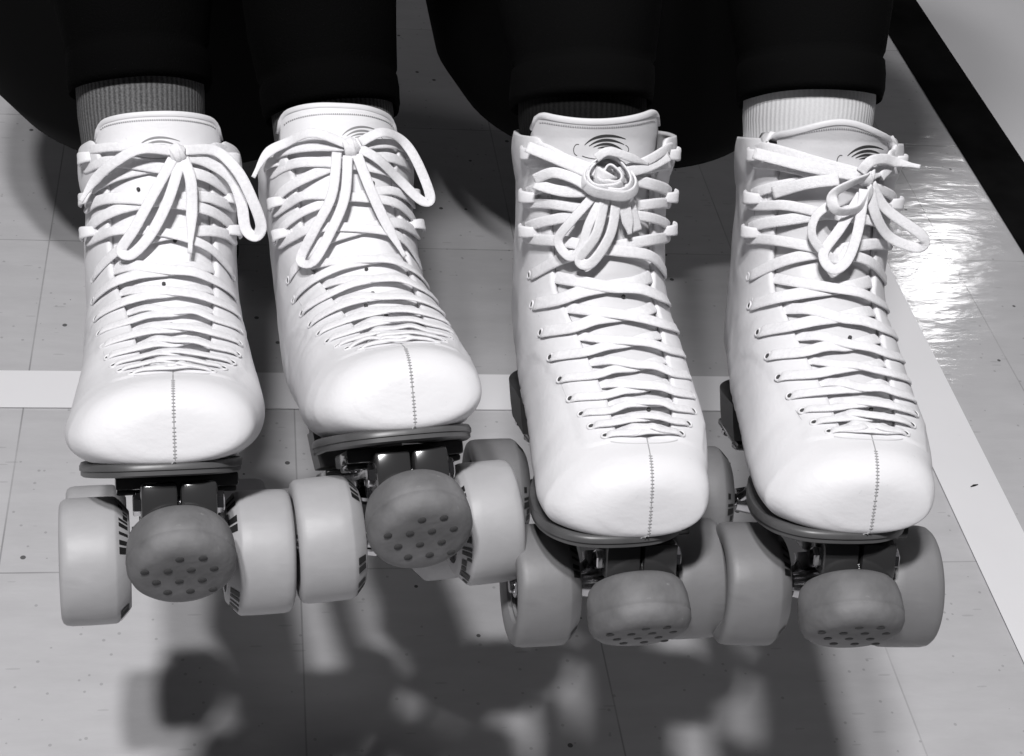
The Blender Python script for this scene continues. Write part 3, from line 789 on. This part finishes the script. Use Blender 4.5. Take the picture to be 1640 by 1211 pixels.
# ------------------------------------------------------------------ skates
POSE = [
 [[-0.9966, 0.0731, -0.0378, -29.3978], [-0.0799, -0.748, 0.6588, 594.3965], [0.0199, 0.6596, 0.7514, 286.0301]],
 [[-0.9945, 0.0436, -0.0948, 86.5208], [-0.0985, -0.6919, 0.7152, 593.4908], [-0.0344, 0.7207, 0.6924, 296.4942]],
 [[-0.9995, 0.0186, -0.0255, 195.6068], [-0.0272, -0.9175, 0.3968, 600.0652], [-0.016, 0.3973, 0.9176, 288.8578]],
 [[-0.9966, -0.0826, -0.0022, 306.4304], [0.0735, -0.8985, 0.4327, 578.7376], [-0.0377, 0.4311, 0.9015, 303.1532]]]
def pose_matrix(i):
    m = Matrix([r[:3] for r in POSE[i]]); m4 = m.to_quaternion().to_matrix().to_4x4()
    m4.translation = Vector([r[3] for r in POSE[i]]) * S; return m4
def tail(f): return 1.0 if f < 0.72 else max(0.42, 1 - (f - 0.72) * 3.2)
CFG = [
 dict(mid=3.0, cx=0.0, seed=1, lean=-3.0, off=5.0, skew=-8.0, leg=6.0, ws=(1.02, .94), yaw=.05, topz=261, top=lambda v: -0.8 + 1.0 * v * -1, tongue='tongue', ink='logo_grey', lk=.8, wheel='wheel_pale', flare=2, lip=1,
      knot=(-7.9, 238.6), logo=(2.6, 243.5, 11.5, 12), wraps=[(78, 4.2, 5.5), (60, 4.6, 6.0), (100, 4.0, 5.5)],
      dots=[(12.9, 11), (10.9, -6), (9.2, 2), (7.4, 1), (6.5, 0)], spin=[170, 60, 15, 80],
      bow=[dict(p=[(-11.9, 240.3), (-28.2, 241), (-39.4, 230), (-47.2, 214), (-51.5, 201), (-48.5, 195.5), (-43.5, 200), (-41.5, 214), (-36.2, 227), (-23.2, 235), (-10.9, 237)], h=[9, 13, 14, 12, 8, 5, 4, 6, 8, 8, 8], w=7.2),
           dict(p=[(-7.0, 239.5), (10.8, 240), (25.4, 232.9), (35.1, 225.0), (42, 214.8)], h=[9, 13, 12, 9, 5], taper=tail, w=6.8),
           dict(p=[(-5.6, 235.3), (5.0, 216.4), (15.2, 198.3), (22.2, 187.5), (17.1, 184.8), (7.2, 195), (-2.4, 213), (-9.4, 234.0)], h=[9, 11, 10, 7, 6, 9, 12, 9], w=6.6),
           dict(p=[(-11.0, 236.0), (-14.3, 224.3), (-14.5, 208.4), (-12.7, 185.1)], h=[9, 12, 10, 7], taper=tail, w=7.0)]),
 dict(mid=2.5, cx=0.0, seed=2, lean=1.0, off=4.0, skew=-7.0, leg=-3.0, ws=(.96, .93), yaw=.02, topz=263, top=lambda v: 2.5 + 3.0 * v, tongue='tongue', ink='logo_grey', lk=.8, wheel='wheel_pale', flare=2, lip=1,
      knot=(1.8, 240.4), logo=(-4.4, 249.0, 11.5, 12), wraps=[(80, 4.6, 6.2), (95, 4.2, 5.5), (60, 4.2, 5.5)],
      dots=[(13.0, -14), (9.4, 0), (8.2, 2), (7.6, 8), (7.0, 0)], spin=[200, 60, 300, 80],
      bow=[dict(p=[(-3.6, 242.9), (-16.0, 247.8), (-27.9, 245.1), (-35.5, 233.2), (-41.4, 213.3), (-36.4, 211.0), (-25.2, 222.3), (-13.0, 232.6), (-3.4, 239.1)], h=[9, 13, 12, 9, 6, 6, 9, 10, 9], w=6.8),
           dict(p=[(4.7, 242.4), (21.6, 249.2), (35.3, 247.3), (46.1, 242.6), (54.4, 230.5)], h=[9, 12, 10, 6, 2], taper=tail, w=6.8),
           dict(p=[(9.8, 237.6), (15.3, 213.4), (26.5, 195.1), (34.2, 181.5), (28.5, 178.5), (17.9, 193.5), (8.5, 211.9), (4.1, 235.3)], h=[9, 11, 9, 6, 6, 9, 11, 9], w=6.4),
           dict(p=[(-1.0, 236.0), (-6.0, 215.8), (-12.9, 197.0), (-21.9, 178.2)], h=[9, 11, 9, 6], taper=tail, w=7.0)]),
 dict(mid=3.0, cx=2.2, seed=3, lean=-0.5, off=5.0, skew=-15.5, ws=(.91, .93), yaw=.12, tx=3.5, topz=261, top=lambda v: -2.2 + 4.6 * v * v - 1.2 * v, tongue='tongue_grey', ink='logo_dark', wheel='wheel_grey', flare=3, lip=2,
      knot=(4.2, 233.0), logo=(5.0, 247.0, 11.5, 13), wraps=[(30, 5.0, 7)],
      dots=[(9.4, -6), (8.8, 5), (8.0, 12), (7.8, 2), (7.1, -7), (6.3, -5), (5.6, -3)], spin=[190, 60, 10, 80],
      coils=[(2.8, 232, 13.5, 12.0, 20, 385, 6.6, 0.0), (3.2, 232.5, 11.0, 8.5, 80, 500, 6.0, 1.6), (3.0, 232, 6.5, 4.0, 10, 330, 5.0, 2.4), (3.4, 229, 14.2, 13.4, 190, 350, 6.2, -4.5)],
      bow=[dict(p=[(42.1, 244.7), (29.0, 240.3), (13.7, 234.6)], h=[5, 9, 11], w=7), dict(p=[(-33.2, 240.0), (-20.3, 236.2), (-6.2, 234.6)], h=[4, 8, 11], w=6.5),
           dict(p=[(38, 228), (30, 233), (20, 231), (12, 226)], h=[5, 9, 11, 11], w=6.5), dict(p=[(38, 226), (28, 224), (18, 224), (8, 226)], h=[5, 7, 8, 10], w=6.5),
           dict(p=[(10.5, 242), (4.5, 245.7), (-7.7, 242.1), (-19.5, 237.4)], h=[13, 14, 11, 8], taper=tail, w=5.2),
           dict(p=[(9.2, 224.0), (21.3, 210.3), (27.5, 199.3), (22.2, 191.7), (16.8, 195.9), (13.0, 209.3), (5.8, 222.4)], h=[10, 11, 10, 9, 10, 12, 11], w=5.6, n=Vector((0.3, 1, 0.2))),
           dict(p=[(4.8, 222.4), (9.5, 204.4), (17.9, 191.0), (11.4, 189.6), (2.0, 204.0), (-1.2, 221.4)], h=[11, 13, 11, 10, 12, 11], w=6.6, n=Vector((-0.3, 1, 0.2))),
           dict(p=[(-2.0, 226.0), (-6.3, 215.5), (-9.6, 202.6)], h=[10, 10, 8], taper=tail, w=7.5), dict(p=[(-6.0, 228.0), (-10.3, 216.5), (-14.6, 203.6)], h=[9, 8, 6], w=6)]),
 dict(mid=0.5, cx=4.0, seed=4, lean=0.5, off=4.0, skew=-15.0, ws=(.93, .94), yaw=.12, topz=256, top=lambda v: 1.0 + 4.0 * math.cos((v + .05) * 3.0) - 1.0, tongue='tongue_grey', ink='logo_dark', wheel='wheel_grey', flare=3, lip=3,
      knot=(-14.0, 233.8), logo=(-13.5, 243.0, 11.5, 13), wraps=[(70, 4.2, 6.5), (100, 4.6, 6.0)],
      dots=[(9.6, 13), (8.9, -4), (8.1, -4), (7.7, 4), (7.2, 1), (5.6, -3)], spin=[190, 60, 40, 80],
      bow=[dict(p=[(42.6, 241.8), (17.4, 237.5), (-9.6, 234.0)], h=[5, 9, 10], w=7.2), dict(p=[(-31.3, 240.9), (-25.3, 236.9), (-16.4, 234.4)], h=[5, 8, 10], w=6.5),
           dict(p=[(32, 222), (18, 229), (2, 232)], h=[5, 9, 11], w=7.2),
           dict(p=[(-9.5, 236.0), (-13.5, 241.6), (-22.5, 242.5), (-31.5, 240.5), (-44.3, 238.5)], h=[11, 14, 13, 10, 9], taper=tail, w=6.4),
           dict(p=[(-13.3, 233.6), (-3.1, 230.6), (6.2, 224.9), (3.7, 217.2), (-8.7, 218.2), (-17.1, 227.9)], h=[11, 15, 17, 17, 14, 11], w=6.8, n=Vector((0.1, 0.8, -0.6))),
           dict(p=[(3.3, 220.5), (12.1, 213.9), (14.2, 204.4), (8.5, 196.1), (-0.8, 191.4), (-6.3, 197.4)], h=[11, 11, 11, 10, 8, 7], w=5.4, n=Vector((0.6, 0.9, 0.3))),
           dict(p=[(-12.2, 227.3), (-9.4, 206.6), (-4.0, 191.9), (3.4, 187.4), (7.9, 194.8), (-1.0, 207.9), (-11.1, 224.6)], h=[11, 13, 13, 12, 11, 10, 10], w=6.2, n=Vector((0.2, 1.0, 0.4))),
           dict(p=[(-16.5, 229.8), (-26.5, 216.9), (-47.6, 203.2), (-46.3, 197.0), (-31.4, 201.6), (-21.1, 213.1), (-15.8, 227.5)], h=[10, 14, 12, 10, 10, 11, 10], w=6.6)]),
]
SK_LABEL = ['white laced roller skate with pale wheels and loose bow, leftmost of the four',
            'white laced roller skate with pale wheels, turned outward, toe stop lifted highest, second from left',
            'white roller skate whose lace is wound into a round rosette knot, third from left',
            'white roller skate with bow flopping over its right edge, beside the diagonal white line']
roots = []
for i in range(4):
    r = bpy.data.objects.new('roller_skate', None); C.objects.link(r); r.matrix_world = pose_matrix(i)
    tag(r, SK_LABEL[i], 'roller skate', 'white roller skates on lifted feet'); roots.append(r)
    b = Boot(CFG[i]['lean'], CFG[i]['off'], CFG[i]['skew'], CFG[i]['ws'], CFG[i]['yaw'], CFG[i]['mid']); make_boot_parts(r, b, CFG[i]); make_chassis(r, CFG[i])

# ------------------------------------------------------------------ the two skaters' legs (and the rest of them, above the frame)
def loft(bm, secs, seg=40, uvl=None, cap=False):
    """secs: (centre m, axis, rx, ry)"""
    rows = []
    for c, ax, rx, ry in secs:
        ax = ax.normalized(); u = Vector((1, 0, 0)); u = (u - ax * u.dot(ax)).normalized(); v = ax.cross(u)
        rows.append([bm.verts.new(c + u * rx * math.cos(a) + v * ry * math.sin(a)) for a in [2 * math.pi * k / seg for k in range(seg)]])
    for ri, (a, b) in enumerate(zip(rows, rows[1:])):
        for i in range(seg):
            j = (i + 1) % seg; f = bm.faces.new((a[i], a[j], b[j], b[i]))
            if uvl is not None:
                n = len(secs) - 1
                for lp, (uu, vv) in zip(f.loops, ((i, ri), (i + 1, ri), (i + 1, ri + 1), (i, ri + 1))): lp[uvl].uv = (uu / seg, vv / n)
    if cap: bm.faces.new(rows[0]); bm.faces.new(rows[-1][::-1])
    return rows
def skin_mesh(name, verts, edges, radii, m, parent=None, sub=2):
    me = bpy.data.meshes.new(name); me.from_pydata(verts, edges, []); o = bpy.data.objects.new(name, me); C.objects.link(o)
    s_ = o.modifiers.new('skin', 'SKIN'); s_.use_smooth_shade = True
    for i, r_ in enumerate(radii):
        me.skin_vertices[0].data[i].radius = (r_, r_) if not isinstance(r_, tuple) else r_
    me.skin_vertices[0].data[0].use_root = True
    ss = o.modifiers.new('sub', 'SUBSURF'); ss.levels = sub; ss.render_levels = sub
    me.materials.append(m)
    if parent: o.parent = parent
    return o
def make_person(idx, skates, seat_c, label, mt, socks, cuffs, shins, sockr):
    ank, cuffp, knee = [], [], []
    for q, i in enumerate(skates):
        m = pose_matrix(i); L = CFG[i]['lean'] + CFG[i]['off'] - 10 * CFG[i]['yaw'] + CFG[i].get('leg', 0)
        ank.append((m @ (Vector((L, -52, 225)) * S), m @ (Vector((L * 1.1, -50, cuffs[q])) * S)))
        d = Vector(shins[q]).normalized(); knee.append(ank[q][1] + d * 0.31)
    sx, sy, sz = seat_c
    hips = [Vector((sx - 0.10, sy, sz)), Vector((sx + 0.12, sy, sz))]
    pel = Vector((sx, sy + 0.02, sz + 0.05)); ch = Vector((sx, sy - 0.24, sz + 0.27)); nk = Vector((sx, sy - 0.35, sz + 0.37)); hd = Vector((sx, sy - 0.43, sz + 0.45)); hd2 = hd + Vector((0, -0.04, 0.08))  # unseen torso, leaned forward to shade the floor behind
    V = [pel, pel + Vector((0, -.07, .14)), ch, nk, hd, hd2]; Rr = [0.10, 0.095, (0.135, 0.10), 0.045, 0.075, 0.085]; E = [(0, 1), (1, 2), (2, 3), (3, 4), (4, 5)]
    for q in (0, 1):
        b0 = len(V); m = pose_matrix(skates[q])
        V += [hips[q], (hips[q] + knee[q]) / 2, knee[q], (knee[q] + ank[q][1]) / 2, ank[q][1], m @ (Vector((0, -55, 150)) * S), m @ (Vector((0, 20, 120)) * S), m @ (Vector((0, 85, 102)) * S)]
        Rr += [0.075, 0.062, 0.045, 0.042, 0.030, 0.032, 0.030, 0.018]; E += [(0, b0)] + [(b0 + k, b0 + k + 1) for k in range(7)]
        sg = -1 if q == 0 else 1
        b0 = len(V); sh = ch + Vector((sg * 0.16, -0.04, 0.05)); el = Vector((sx + sg * 0.19, sy - 0.22, sz + 0.17)); wr = Vector((sx + sg * 0.06, sy - 0.36, sz + 0.30)); ha = wr + Vector((-sg * 0.02, -0.08, 0.0))
        V += [sh, el, wr, ha]; Rr += [0.048, 0.034, 0.024, (0.03, 0.016)]; E += [(2, b0), (b0, b0 + 1), (b0 + 1, b0 + 2), (b0 + 2, b0 + 3)]
    body = skin_mesh('person', [tuple(v) for v in V], E, Rr, M['skin'])
    tag(body, label, 'person', 'seated skaters')
    # trousers: cuffs, shins, thighs and hips in one mesh
    bm = bmesh.new()
    for q in (0, 1):
        a, c = ank[q]; k = knee[q]; h = hips[q]; d1 = (k - c).normalized(); d2 = (h - k).normalized()
        r0 = sockr[q] + 0.0025
        secs = [(c + d1 * 0.004, d1, r0 - .002, r0 + .006), (c - d1 * 0.001, d1, r0 + .0015, r0 + .010), (c + d1 * 0.004, d1, r0 + .0028, r0 + .0112), (c + d1 * 0.012, d1, r0 + .003, r0 + .0112),
                (c + d1 * 0.019, d1, r0 + .0026, r0 + .0108), (c + d1 * 0.0205, d1, r0 + .0012, r0 + .0095), (c + d1 * 0.024, d1, r0 + .0030, r0 + .011)]
        for s_ in (0.05, 0.09, 0.14, 0.19, 0.25): secs.append((c + d1 * s_, d1, r0 + .004 + s_ * 0.06, r0 + .011 + s_ * 0.06))
        dm = (d1 + d2).normalized(); secs.append((k, dm, r0 + .016, r0 + .024))
        for f in (0.2, 0.5, 0.8, 1.0): secs.append((k.lerp(h, f), d2, r0 + .024 + .045 * f, r0 + .028 + .045 * f))  # unseen thighs, thickened to shade the floor behind
        rows = loft(bm, secs)
        bm.faces.new(rows[-1])
    up = Vector((0, 0, 1)); loft(bm, [(pel + Vector((0, 0, z)), up, rx, ry) for z, rx, ry in ((-.10, .10, .08), (-.08, .145, .11), (-.02, .165, .125), (.06, .15, .11), (.12, .14, .10))], cap=True)
    # small folds
    for v in bm.verts:
        n_ = noise.noise(v.co * 22 + Vector((idx * 7, 0, 0))); v.co += Vector((n_, n_ * .5, -n_)) * 0.0016 + Vector((1, .6, 0)) * noise.noise(Vector((v.co.x * 6, v.co.y * 30, v.co.z * 30))) * 0.0022
    tr = from_bm('trousers', bm, M[mt], body)
    for q in (0, 1):
        bm = bmesh.new(); uvl = bm.loops.layers.uv.new('UVMap'); a, c = ank[q]; d = (c - a)
        dd = (knee[q] - c).normalized(); r_ = sockr[q]
        secs = [(a + d * f, d.normalized().lerp(dd, f * .5), r_ + .001 * math.sin(f * 9), r_ + .007) for f in (0, .25, .5, .75, .95)] + [(c + dd * .01, dd, r_ + .001, r_ + .007), (c + dd * .035, dd, r_, r_ + .006)]
        loft(bm, secs, 64, uvl); s_ = from_bm('sock', bm, M[socks[q]], body)
    # jumper on the unseen torso, leaned to shade the floor
    jv = [tuple(pel + Vector((0, 0, .06))), tuple(pel + Vector((0, -.07, .15))), tuple(ch), tuple(nk - Vector((0, 0, .05)))]; jr = [0.145, 0.14, (0.165, 0.125), 0.06]; je = [(0, 1), (1, 2), (2, 3)]
    for sg in (-1, 1):
        b0 = len(jv); jv += [tuple(ch + Vector((sg * 0.16, -0.04, 0.05))), (sx + sg * 0.19, sy - 0.22, sz + 0.17), (sx + sg * 0.075, sy - 0.345, sz + 0.29)]; jr += [0.07, 0.052, 0.038]; je += [(2, b0), (b0, b0 + 1), (b0 + 1, b0 + 2)]
    skin_mesh('jumper', jv, je, jr, M['jumper'], body)
    bm = bmesh.new(); bmesh.ops.create_uvsphere(bm, u_segments=24, v_segments=16, radius=0.098)
    for v in bm.verts: v.co = Vector((v.co.x * .95, v.co.y * 1.1 + .03, v.co.z * 1.1 + .03)) + hd2
    from_bm('hair', bm, M['hair'], body)
    return body
make_person(0, (0, 1), (0.005, 1.36, 0.50), 'skater in black knit trousers with turned-up cuffs and grey ribbed socks, at the left', 'trouser', ('sock_grey', 'sock_grey'), (283, 275), ((-0.09, .66, .75), (-0.11, .68, .72)), (.0345, .0345))
make_person(1, (2, 3), (0.30, 1.36, 0.50), 'skater in plain black leggings with one black and one white sock, at the right', 'trouser2', ('sock_dark', 'sock_white'), (260, 266), ((-0.03, .62, .76), (-0.0, .62, .76)), (.0335, .0338))

# ------------------------------------------------------------------ low round stools behind the legs
def make_stool(x, y, label):
    r = bpy.data.objects.new('round_stool', None); C.objects.link(r); r.location = (x, y, 0)
    bm = bmesh.new(); R0 = 190
    lathe(bm, [(165, 0), (165, 80), (172, 115), (190, 146), (225, 171), (275, 185), (330, R0), (372, R0 - 2), (392, R0 - 12), (402, R0 - 34), (405, 0)], (0, 0, 0), (0, 0, 1), 72)
    from_bm('cushion', bm, M['seatblack'], r)
    bm = bmesh.new(); lathe(bm, [(0, 0), (0, 55), (8, 55), (14, 40), (22, 26), (170, 24), (170, 0)], (0, 0, 0), (0, 0, 1), 40)
    from_bm('pedestal', bm, M['seatblack'], r, sharp=30)
    tag(r, label, 'stool', 'low black stools behind the legs')
make_stool(-0.05, 1.31, "low black padded round stool behind the left skater's two legs")
make_stool(0.352, 1.33, "low black padded round stool behind the right skater's two legs")

# ------------------------------------------------------------------ render
scn.render.engine = 'CYCLES'
scn.cycles.max_bounces = 6
